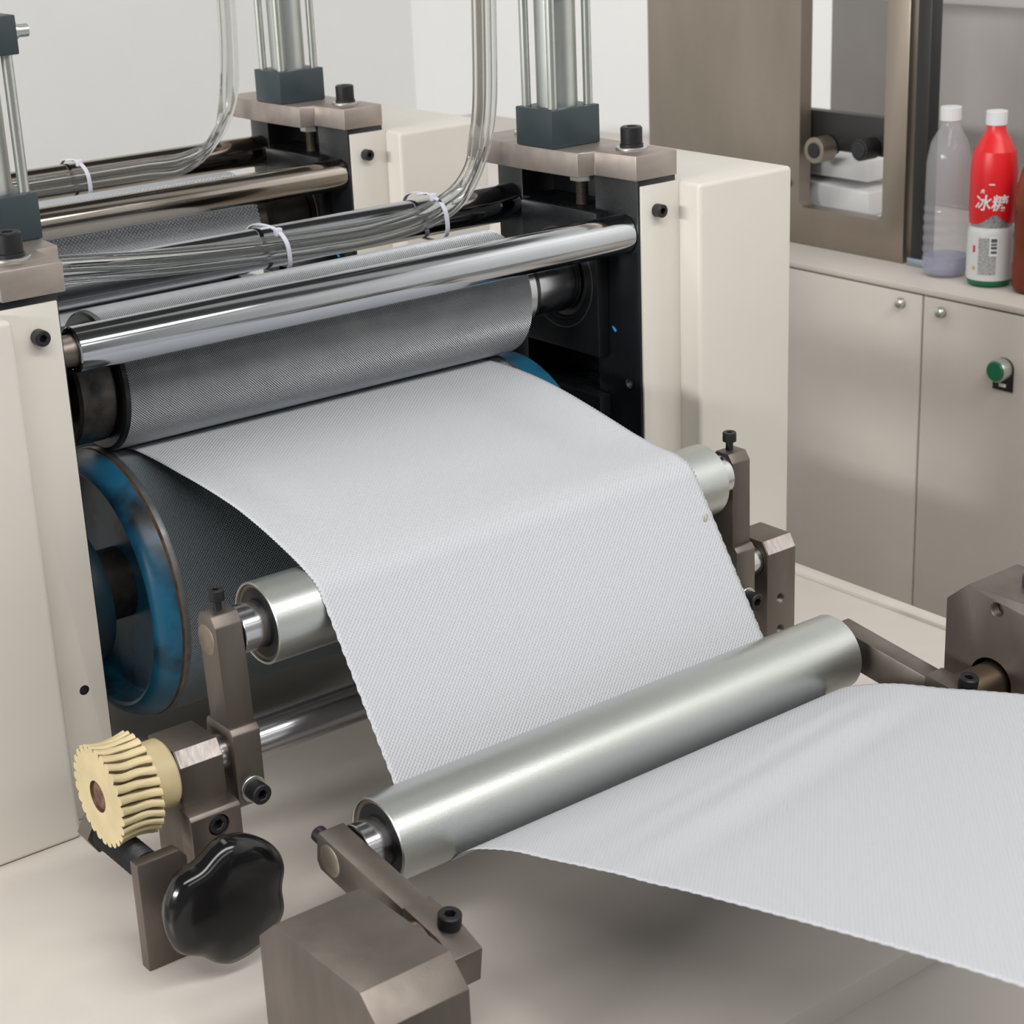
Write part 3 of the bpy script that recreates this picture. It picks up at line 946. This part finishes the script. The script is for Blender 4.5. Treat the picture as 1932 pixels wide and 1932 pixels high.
def dens(pts, step=0.0012):
    out = []
    for a, b in zip(pts, pts[1:]):
        n = max(1, int(hypot(b[0] - a[0], b[1] - a[1]) / step))
        for k in range(n):
            t = k / n
            out.append((a[0] + (b[0] - a[0]) * t, a[1] + (b[1] - a[1]) * t))
    out.append(pts[-1])
    return out

def resample(pts, n):
    P = np.array(pts)
    s = np.concatenate([[0], np.cumsum(np.hypot(*np.diff(P, axis=0).T))])
    q = np.linspace(0, s[-1], n)
    return np.stack([np.interp(q, s, P[:, 0]), np.interp(q, s, P[:, 1])], 1)

g = 0.0005
def inner_tangent(c1, r1, c2, r2):
    d = Vector(c2) - Vector(c1)
    a = atan2(d.y, d.x) - acos((r1 + r2) / d.length)
    n = Vector((cos(a), sin(a)))
    return Vector(c1) + n * r1, Vector(c2) - n * r2, a
r1, r2 = MR + g, FR + g
# span 1: nip to the top of the middle roller
top = (MY - 0.0155, MZ + (r1 ** 2 - 0.0155 ** 2) ** 0.5)
spanL = [(0.150, 1.0922), (0.113, 1.0939), (0.098, 1.0946), (0.080, 1.0968), (0.04, 1.0967), (0.0, 1.0950), (-0.035, 1.0935), (-0.068, 1.0910), (-0.1014, 1.0872), (-0.14, 1.0795), (-0.1744, 1.0705), (-0.195, 1.0640), top]
spanR = [(0.150, 1.0922), (0.113, 1.0939), (0.098, 1.0946), (0.080, 1.0964), (0.04, 1.0945), (0.0, 1.0905), (-0.035, 1.0853), (-0.068, 1.0795), (-0.1014, 1.0735), (-0.14, 1.0668), (-0.1744, 1.0634), (-0.195, 1.0620), top]
def smooth2(pts, n):
    c = catmull([(p[0], p[1], 0) for p in pts], 12)
    return resample([(v.x, v.y) for v in c], n)
N1 = 220
A_L, A_R = smooth2(spanL, N1), smooth2(spanR, N1)
pa, pb, ang = inner_tangent((MY, MZ), r1, (FY, FZ), r2)
th0 = atan2(top[1] - MZ, top[0] - MY)
th1 = ang if ang > 0 else ang + 2 * pi
wrap1 = [(MY + r1 * cos(t), MZ + r1 * sin(t)) for t in np.linspace(th0, th1, 50)][1:]
span2 = dens([tuple(pa), tuple(pb)], 0.003)[1:]
# wrap under the front roller, then leave up and toward the viewer
a0 = ang + pi
a0 = a0 - 2 * pi if a0 > pi else a0
leave = atan2(-0.80, -0.60)
while a0 < leave:
    a0 += 2 * pi
while a0 - leave > 2 * pi:
    a0 -= 2 * pi
# travel direction: from the back of the roller through the bottom to the front
if a0 > 0.0:
    a0 -= 2 * pi if a0 > pi else 0
seq = np.linspace(a0, leave if leave < a0 else leave, 60)
wrap2 = [(FY + r2 * cos(t), FZ + r2 * sin(t)) for t in seq][1:]
out = [wrap2[-1], (-0.400, 0.8905), (-0.420, 0.9022), (-0.4615, 0.9187), (-0.4957, 0.9284), (-0.5286, 0.9378), (-0.5971, 0.957), (-0.70, 0.984), (-0.85, 1.020), (-0.98, 1.0455), (-1.02, 1.0478), (-1.045, 1.038), (-1.0555, 1.010), (-1.0555, 0.95)]
outS = [(v.x, v.y) for v in catmull([(p[0], p[1], 0) for p in out], 14)][1:]
outS = [tuple(p) for p in resample(outS, 260)]
tail = wrap1 + span2 + wrap2 + outS
def rip(u, y, z):
    dz = 0.0
    if -0.95 < y < -0.40 and z > 0.88:
        w = min(1, (-0.40 - y) / 0.06) * min(1, (y + 0.95) / 0.2) * (0.15 + 0.85 * min(1, u / 0.25, (1 - u) / 0.25))
        q = (-y - 0.43) - 0.09 * (1 - u)
        dz += w * 0.0030 * math.exp(-((q - 0.055) / 0.017) ** 2) - w * 0.0026 * math.exp(-((q - 0.092) / 0.018) ** 2) + w * 0.0016 * math.exp(-((q - 0.018) / 0.012) ** 2)
    if -0.17 < y < 0.09 and z > 1.04:
        w = sin(pi * (0.09 - y) / 0.26) ** 1
        dz += 0.0040 * w * (math.exp(-((u - 1.0) / 0.05) ** 2) - 0.75 * math.exp(-((u - 0.86) / 0.06) ** 2))
        dz -= 0.0022 * w * math.exp(-((u - 0.10) / 0.05) ** 2)
    return 0.0, dz
web = web_sheet('tissue_web', list(map(tuple, A_L)) + tail, list(map(tuple, A_R)) + tail, 'wide white embossed tissue running over and under the front guide rollers', 96, rip)

# ================================================================== second printing station behind
D2 = 0.532
side = copy_tree(fr_R, (0, D2, 0), 'cream and black side frame standing behind the near right frame')
copy_tree(bb_R, (0, D2, 0), 'black bearing block at the right end of the far embossing roll')
copy_tree(lb_R, (0, D2, 0), 'black drum bearing low on the far frame')
copy_tree(cp_R, (0, D2, 0), 'notched grey steel cap plate on the far right frame')
copy_tree(ac_R, (0, D2, 0), 'slate grey air cylinder standing above the far right frame')
tb3 = tie_bar(-0.02, 0.6355, BAR_Y + D2, BAR_Z, 0.0190, 'brownish chrome bar in front of the far dotted roll', CHROME2)
tb4 = tie_bar(-0.02, 0.6365, 0.213 + D2, 1.2265, 0.0200, 'brownish chrome bar at the back behind the far dotted roll', CHROME2)
EYb = EY
t = thing('embossing_roll', 'silver dotted embossing roll behind the brownish chrome bar', 'roller', (0.3, EY + D2, EZ))
knurl('dotted_sleeve', 0.02, 0.531, EY + D2, EZ, ER, 0.0024, 0.0026, KNURL, t, False)
obj('journal', lathe([(0.53, ER - 0.002), (0.5305, 0.047), (0.552, 0.047), (0.552, 0.043), (0.564, 0.036), (0.6195, 0.036)], (0, EY + D2, EZ), (1, 0, 0), 72), JOURNAL, t)
obj('sleeve_core', lathe([(0.02, ER - 0.004), (0.5295, ER - 0.004), (0.5295, 0)], (0, EY + D2, EZ), (1, 0, 0), 96), JOURNAL, t)
copy_tree(drum1, (0, D2, 0), 'blue-ended engraved drum under the far dotted roll')
p2 = resample([(0.155, 1.0920), (0.25, 1.0925), (0.40, 1.0930), (0.55, 1.0945), (0.630, 1.0942), (0.645, 1.0939), (0.68, 1.0925)], 160)
web_sheet('tissue_web', list(map(tuple, p2)), list(map(tuple, p2)), 'white tissue stretched between the near and far drums', 24)

# ================================================================== clear hoses with zip ties
def hose_path(y0, offs, station=0.0):
    base = [(-0.04, 0.200, 1.250), (0.05, 0.193, 1.2495), (0.094, 0.190, 1.247), (0.189, 0.186, 1.2385), (0.295, 0.184, 1.2325), (0.369, 0.184, 1.2295), (0.434, 0.184, 1.2290), (0.495, 0.184, 1.2345), (0.535, 0.184, 1.2480), (0.560, 0.184, 1.272), (0.572, 0.183, 1.305), (0.578, 0.180, 1.345), (0.580, 0.178, 1.42), (0.581, 0.177, 1.50), (0.581, 0.177, 1.60), (0.581, 0.177, 1.70)]
    return base
OFF = [(-0.0072, -0.0085), (0.0005, -0.0007), (-0.0085, 0.0002), (-0.0078, 0.0087), (0.0009, 0.0080)]
FANZ = [(-0.010), (-0.004), (0.002), (0.010), (0.006)]
hnames = ['lowest clear plastic hose of the bundle on the rear chrome bar', 'inner middle clear plastic hose of the near bundle against the bar', 'front middle clear plastic hose of the near bundle', 'top clear plastic hose of the near bundle', 'upper rear clear plastic hose of the near bundle']
for i, (dy, dz) in enumerate(OFF):
    base = hose_path(0, 0)
    pts = []
    for k, (x, y, z) in enumerate(base):
        f = max(0, 1 - x / 0.25)
        up = min(1, max(0, (z - 1.26) / 0.05)) if x > 0.5 else 0
        sq = 1.0
        ddx = (dz * -1.0) * up * sq
        pts.append((x + ddx, y + dy * sq * (1 - 0.2 * f), z + (dz * (1 - up) * sq) * (1 - .25 * f) + FANZ[i] * 0.45 * f))
    o = obj('clear_hose', tube(catmull(pts, 8), 0.0040, 14), CLEAR)
    tag(o, hnames[i], 'hose', 'clear hoses on the near rear bar')

def zip_tie(x, zc, yc, ry, rz, label, tilt=0.0, head=None):
    t = thing('zip_tie', label, 'cable tie', (x, yc, zc))
    n = 48
    w = 0.0024
    vs, fs = [], []
    for k in range(n):
        th = 2 * pi * k / n
        ce, se = math.copysign(abs(cos(th)) ** 0.75, cos(th)), math.copysign(abs(sin(th)) ** 0.75, sin(th))
        y, z = yc + ry * ce, zc + rz * se
        yo, zo = yc + (ry + 0.0013) * ce, zc + (rz + 0.0013) * se
        sx = x + tilt * sin(th + 0.6)
        vs += [(sx - w, y, z), (sx + w, y, z), (sx + w, yo, zo), (sx - w, yo, zo)]
    for k in range(n):
        a, b = k * 4, ((k + 1) % n) * 4
        for j in range(4):
            j2 = (j + 1) % 4
            fs.append((a + j, a + j2, b + j2, b + j))
    obj('strap', Mesh().add(vs, fs), TIE, t)
    th = radians(head if head else 118)
    hy, hz = yc + (ry + 0.002) * cos(th), zc + (rz + 0.002) * sin(th)
    hx = x + tilt * sin(th + 0.6)
    obj('head', box(hx - 0.0038, hx + 0.0038, hy - 0.0035, hy + 0.003, hz - 0.004, hz + 0.004, 0.0012), TIE, t)
    obj('tail', tube([(hx, hy, hz), (hx - 0.004, hy + 0.006, hz + 0.004), (hx - 0.012, hy + 0.012, hz + 0.003)], 0.0011, 8), TIE, t)
    return t
zip_tie(0.318, 1.2275, 0.2020, 0.0345, 0.0235, 'white zip tie around hoses and bar near the middle', -0.004, 128)
zip_tie(0.512, 1.2300, 0.2020, 0.0350, 0.0245, 'white zip tie where the hoses turn upward near the black frame', -0.004, 120)
# hoses of the far station
for i, (dy, dz) in enumerate(OFF[:4]):
    pts = [(x, 0.184 + D2 + dy, 1.2315 + dz + 0.0008 * sin(x * 9 + i)) for x in np.linspace(-0.05, 0.50, 12)] + [(0.545, 0.184 + D2 + dy, 1.252 + dz * 0.5), (0.57 - dz, 0.18 + D2 + dy, 1.30), (0.578 - dz, 0.178 + D2 + dy, 1.38), (0.58 - dz, 0.178 + D2 + dy, 1.50), (0.58 - dz, 0.178 + D2 + dy, 1.70)]
    o = obj('clear_hose', tube(catmull(pts, 5), 0.0042, 12), CLEAR)
    tag(o, ('lowest clear hose of the far bundle on the brownish rear bar', 'inner clear hose of the far bundle lying against the brownish bar', 'middle clear hose of the far bundle nearest the viewer', 'topmost clear hose of the far bundle on the brownish rear bar')[i], 'hose', 'clear hoses on the far rear bar')
zip_tie(0.365, 1.2280, 0.2020 + D2, 0.0340, 0.0235, 'white zip tie around the far hoses at the top of the picture', -0.003, 120)

# ================================================================== control cabinet on the right
CX, CZ = 1.500, 0.952
cab = thing('control_cabinet', 'long cream control cabinet with flush doors in the background', 'cabinet', (1.8, 0.5, 0))
obj('body', box(CX + 0.006, 2.15, -1.0, 2.3, 0.0, CZ - 0.012, 0.002), CREAM2, cab)
obj('top_sheet', box(CX - 0.002, 2.16, -1.0, 2.3, CZ - 0.010, CZ, 0.0015), CREAM2, cab)
d_specs = [(-0.348, 0.3440), (0.3480, 1.04), (1.044, 1.74), (-1.0, -0.352)]
handles = {0: (0.310, 0.922), 1: (0.386, 0.923)}
for i, (y0, y1) in enumerate(d_specs):
    d = obj('door', box(CX - 0.001, CX + 0.012, y0, y1, 0.06, CZ - 0.0125, 0.001), CREAM2, cab)
    if i in handles:
        yy, zz = handles[i]
        WORLD[d.name] = WORLD[cab.name]
        k = obj('lock_knob', lathe([(0, 0), (0, 0.0075), (0.004, 0.0075), (0.0055, 0.0082), (0.009, 0.0070), (0.0105, 0.004), (0.0108, 0)], (CX - 0.001, yy, zz), (-1, 0, 0), 32), ZINC, d)
pbt = thing('push_button', 'green push button in a silver bezel on the cabinet door', 'button', (CX - 0.001, 0.195, 0.86))
by, bz = 0.1945, 0.8585
obj('label_plate', prism([(by - 0.0175 * cos(a), bz + 0.0165 * sin(a)) for a in np.linspace(0, pi, 16)] + [(by + 0.0175, bz - 0.032), (by - 0.0175, bz - 0.032)], 'x', CX - 0.003, CX - 0.001, 0.0003), LABELBLK, pbt)
obj('label_mark', box(CX - 0.0035, CX - 0.003, by - 0.006, by + 0.006, bz - 0.0265, bz - 0.0215, 0), WHITEP, pbt)
obj('bezel', lathe([(0, 0.016), (0.004, 0.0165), (0.016, 0.0165), (0.018, 0.0155), (0.018, 0.0135)], (CX - 0.003, by, bz), (-1, 0, 0), 48), ZINC, pbt)
obj('button_cap', lathe([(0.010, 0.0142), (0.0195, 0.0142), (0.0205, 0.0134), (0.021, 0)], (CX - 0.003, by, bz), (-1, 0, 0), 48), GREEN, pbt)

# ---- stainless stand with a window, on the cabinet
st = thing('steel_stand', 'brownish stainless plate with a rounded window on the cabinet', 'machine frame', (1.61, 0.65, CZ))
X0, X1 = 1.596, 1.622
pl = obj('plate', box(X0, X1, 0.470, 1.05, CZ + 0.0002, 1.42, 0.0015), STANDM, st)
wy0, wy1, wz0, wz1, wr = 0.5140, 0.6900, 1.0130, 1.36, 0.014
win = []
for cx_, cz_, a0_ in ((wy1 - wr, wz0 + wr, -pi / 2), (wy1 - wr, wz1 - wr, 0), (wy0 + wr, wz1 - wr, pi / 2), (wy0 + wr, wz0 + wr, pi)):
    for k in range(7):
        a = a0_ + k * pi / 12
        win.append((cx_ + wr * cos(a), cz_ + wr * sin(a)))
cut(pl, [prism(win, 'x', X0 - 0.03, X1 + 0.03, 0)])
obj('base_foot', box(X0 + 0.02, X1 + 0.012, 0.472, 1.0, CZ + 0.0002, CZ + 0.012, 0.001), STANDM, st)
for (yy, zz, rr) in ((0.655, 1.108, 0.0205), (0.560, 1.118, 0.0165)):
    obj('roller_bearing', ringm(0.012, rr, -0.004, 0.028, (X0, yy, zz), (1, 0, 0), 40), STANDM if rr > 0.018 else RUBBER, st)
    obj('roller', cyl(0.0125, -0.006, 0.045, (X0, yy, zz), (1, 0, 0), 32), RUBBER, st)
obj('dark_bar', box(X0 + 0.030, X0 + 0.05, 0.50, 0.72, 1.105, 1.165, 0.001), LABELBLK, st)
obj('bolt', screw_mesh((X0, 0.716, 1.048), (-1, 0, 0), 0.012, 0.007), OXIDE, st)
pr = thing('paper_stack', 'white folded tissue stack seen through the stand window', 'paper', (1.9, 0.62, CZ + 0.0002))
for k, (z0, z1, ya, yb, tl) in enumerate(((CZ + 0.0004, 1.000, 0.585, 0.98, 0.000), (1.0005, 1.046, 0.590, 0.95, 0.006), (1.0530, 1.083, 0.600, 0.97, -0.006))):
    m_ = prism([(ya, z0), (yb, z0 + max(0, tl)), (yb, z1 + tl), (ya, z1 - tl)], 'x', 1.640 + 0.010 * k, 1.74, 0.004, 3)
    obj('folded_sheet', m_, PAPER, pr)
pan = obj('grey_backdrop', box(1.98, 2.12, -0.6, 0.98, CZ + 0.0002, 1.30, 0.004), mat('grey_panel', (0.36, 0.34, 0.33), 0.5, noise=(6, 0.06, 3, U)))  # added backdrop box that fills the view behind the bottles with grey
tag(pan, 'plain grey backdrop box added behind the bottles', 'backdrop')
post = obj('square_post', box(1.597, 1.622, 0.430, 0.456, CZ + 0.012, 1.42, 0.002), LABELBLK)
tag(post, 'dark square post between the steel stand and the clear bottle', 'post')
ft = obj('post_foot', box(1.593, 1.626, 0.427, 0.459, CZ + 0.0002, CZ + 0.0125, 0.001), mat('post_foot_metal', (0.35, 0.42, 0.50), 0.35, 0.8), None)
WORLD[post.name] = Vector((0, 0, 0))
ft.parent = post

# ---- bottles
def bottle_prof(base, H, R, ribs=0, waist=None):
    p = [(0, 0), (0, R * 0.72), (0.003, R * 0.90), (0.010, R)]
    return p

def bottle(label, x, y, kind):
    t = thing('plastic_bottle', label, 'bottle', (x, y, CZ))
    o = (x, y, CZ + 0.0004)
    Z = (0, 0, 1)
    if kind == 'clear':
        R = 0.0345
        p = [(0, 0), (0, R * .72), (0.004, R * .93), (0.012, R)]
        for k in range(5):
            z = 0.026 + k * 0.0155
            p += [(z, R), (z + 0.004, R * .955), (z + 0.008, R * .955), (z + 0.012, R)]
        p += [(0.108, R * .94), (0.114, R * 0.97), (0.170, R * .95), (0.198, R * .80), (0.219, R * .46), (0.227, R * .40), (0.246, R * .38), (0.246, 0)]
        obj('body', lathe(p, o, Z, 56), PET, t)
        obj('water', lathe([(0.002, 0), (0.002, R * .70), (0.006, R * .90), (0.013, R * .955), (0.030, R * .955), (0.030, 0)], o, Z, 48), BLUELIQ, t)
        obj('cap', cyl(0.0155, 0.230, 0.250, o, Z, 32), SILVL, t)
    elif kind == 'label':
        R = 0.0335
        p = [(0, 0), (0, R * .75), (0.003, R * .92), (0.009, R), (0.012, R * 1.0)]
        obj('base', lathe(p + [(0.012, 0)], o, Z, 56), GREENP, t)
        obj('lower_label', lathe([(0.0105, R * 1.0), (0.012, R * 1.005), (0.030, R * 1.01), (0.078, R * 1.0), (0.084, R * .955), (0.0875, R * .90)], o, Z, 64), SILVL, t)
        obj('neck_band', lathe([(0.086, R * .90), (0.094, R * .89), (0.108, R * .93), (0.112, R * .95)], o, Z, 64), CANM, t)
        # red upper label with a curved lower hem
        m = Mesh()
        n, H = 72, 12
        vs, fs = [], []
        fx = atan2(CAM_LOC[1] - y, CAM_LOC[0] - x)
        for i in range(H + 1):
            for k in range(n):
                th = 2 * pi * k / n
                d = math.atan2(sin(th - fx), cos(th - fx))
                hem = 0.0915 + 0.016 * math.exp(-((d - 0.12) / 0.55) ** 2)
                z = hem + (0.196 - hem) * i / H
                r = R * (0.96 + 0.045 * min(1, max(0, (z - 0.092) / 0.02))) if z < 0.160 else R * (1.005 - 0.10 * ((z - 0.160) / 0.036) ** 2)
                vs.append((x + r * cos(th), y + r * sin(th), o[2] + z))
        for i in range(H):
            for k in range(n):
                k2 = (k + 1) % n
                fs.append((i * n + k, i * n + k2, (i + 1) * n + k2, (i + 1) * n + k))
        obj('red_label', m.add(vs, fs), REDL, t, angle=60)
        obj('shoulder', lathe([(0.194, R * .905), (0.214, R * .6), (0.224, R * .42), (0.246, R * .40), (0.246, 0)], o, Z, 48), REDL, t)
        obj('cap', cyl(0.0152, 0.232, 0.252, o, Z, 32), SILVL, t)
        def bent(m, zc, rr, shift=0.0):
            # wrap flat print (u across, v up) round the bottle, facing the room
            out = Mesh()
            out.f, out.mi = m.f, m.mi
            for (u, v, w) in m.v:
                th = fx + shift + u / rr
                out.v.append((x + (rr + w) * cos(th), y + (rr + w) * sin(th), o[2] + zc + v))
            return out
        def patch(u0, u1, v0, v1, w=0.0004, n=8):
            m = Mesh()
            us = np.linspace(u0, u1, n + 1)
            m.add([(u, v, w) for v in (v0, v1) for u in us], [(i, i + 1, n + 2 + i, n + 1 + i) for i in range(n)])
            return m
        obj('fine_print', bent(patch(-0.0175, 0.0085, -0.027, 0.027), 0.047, R * 1.01), GREYP, t)
        obj('barcode_field', bent(patch(-0.0015, 0.0105, -0.014, 0.014, 0.0007), 0.062, R * 1.008), WHITEP, t)
        for k, (v0, v1) in enumerate(((0.006, 0.0115), (0.0015, 0.0045), (-0.004, 0.000), (-0.0105, -0.0065))):
            obj('barcode_bar', bent(patch(0.0005, 0.0090, v0, v1, 0.0010, 4), 0.062, R * 1.008), DARKP, t)
        for u, c in ((-0.026, 0), ):
            obj('fruit_mark', bent(patch(-0.0275, -0.0235, 0.012, 0.022, 0.0004, 3), 0.040, R * 1.01), REDL, t)
            obj('leaf_mark', bent(patch(-0.0275, -0.0225, -0.014, -0.009, 0.0004, 3), 0.040, R * 1.01), LEAFM, t)
        for k, (s, size, u, v) in enumerate((('\u51b0\u7cd6', 0.0245, -0.001, -0.003), ('\u5927', 0.0065, -0.0135, 0.0150))):
            cu = bpy.data.curves.new('lettering', 'FONT')
            cu.body = s
            cu.size = size
            cu.align_x, cu.align_y = 'CENTER', 'CENTER'
            cu.shear = 0.15
            cu.resolution_u = 2
            cu.offset = 0.0003
            to = bpy.data.objects.new('lettering', cu)
            COL.objects.link(to)
            bpy.context.view_layer.update()
            dg = bpy.context.evaluated_depsgraph_get()
            me = bpy.data.meshes.new_from_object(to.evaluated_get(dg), depsgraph=dg)
            bpy.data.objects.remove(to)
            mm = Mesh()
            mm.v = [(q.co.x + u, q.co.y + v, 0.0005) for q in me.vertices]
            mm.f = [tuple(pp.vertices) for pp in me.polygons]
            mm.mi = [0] * len(mm.f)
            if mm.f:
                obj('lettering', bent(mm, 0.1265, R * 1.006, -0.05), WHITEP, t)
        obj('small_print', bent(patch(-0.006, 0.002, 0.0245, 0.0262, 0.0005, 4), 0.1265, R * 1.006), WHITEP, t)
    else:
        R = 0.0345
        p = [(0, 0), (0, R * .70), (0.003, R * .86), (0.010, R), (0.040, R), (0.044, R * .97), (0.076, R * .97), (0.082, R), (0.086, R * .975), (0.112, R * .985), (0.150, R * .96), (0.175, R * .78), (0.195, R * .44), (0.203, R * .40), (0.222, R * .38), (0.222, 0)]
        obj('body', lathe(p, o, Z, 56), TEAP, t)
        obj('tea', lathe([(0.002, 0), (0.002, R * .68), (0.006, R * .86), (0.013, R * .93), (0.120, R * .93), (0.120, 0)], o, Z, 48), TEA, t)
        obj('cap', cyl(0.0155, 0.206, 0.226, o, Z, 32), REDL, t)
    return t
CANM = mat('silver_foil', (0.45, 0.45, 0.45), 0.35, 0.5, noise=(220, 0.4, 3, U))
LEAFM = mat('yellow_mark', (0.55, 0.42, 0.03), 0.5)
bottle('clear ribbed plastic bottle with a little bluish water on the cabinet', 1.585, 0.378, 'clear')
bottle('plastic bottle with red upper label and grey printed lower label', 1.582, 0.293, 'label')
bottle('reddish brown drink bottle at the right edge of the picture', 1.588, 0.2155, 'tea')

# ---- crumb of torn tissue stuck near the right edge of the web
crumb = obj('tissue_crumb', tube([(0.4890, -0.2475, 1.0118), (0.4898, -0.2478, 1.0142), (0.4912, -0.2470, 1.0165), (0.4922, -0.2458, 1.0176)], [0.0010, 0.0016, 0.0015, 0.0008], 8), mat('beige_crumb', (0.42, 0.36, 0.29), 0.8))
tag(crumb, 'tiny beige crumb stuck on the white tissue near its right edge', 'crumb')
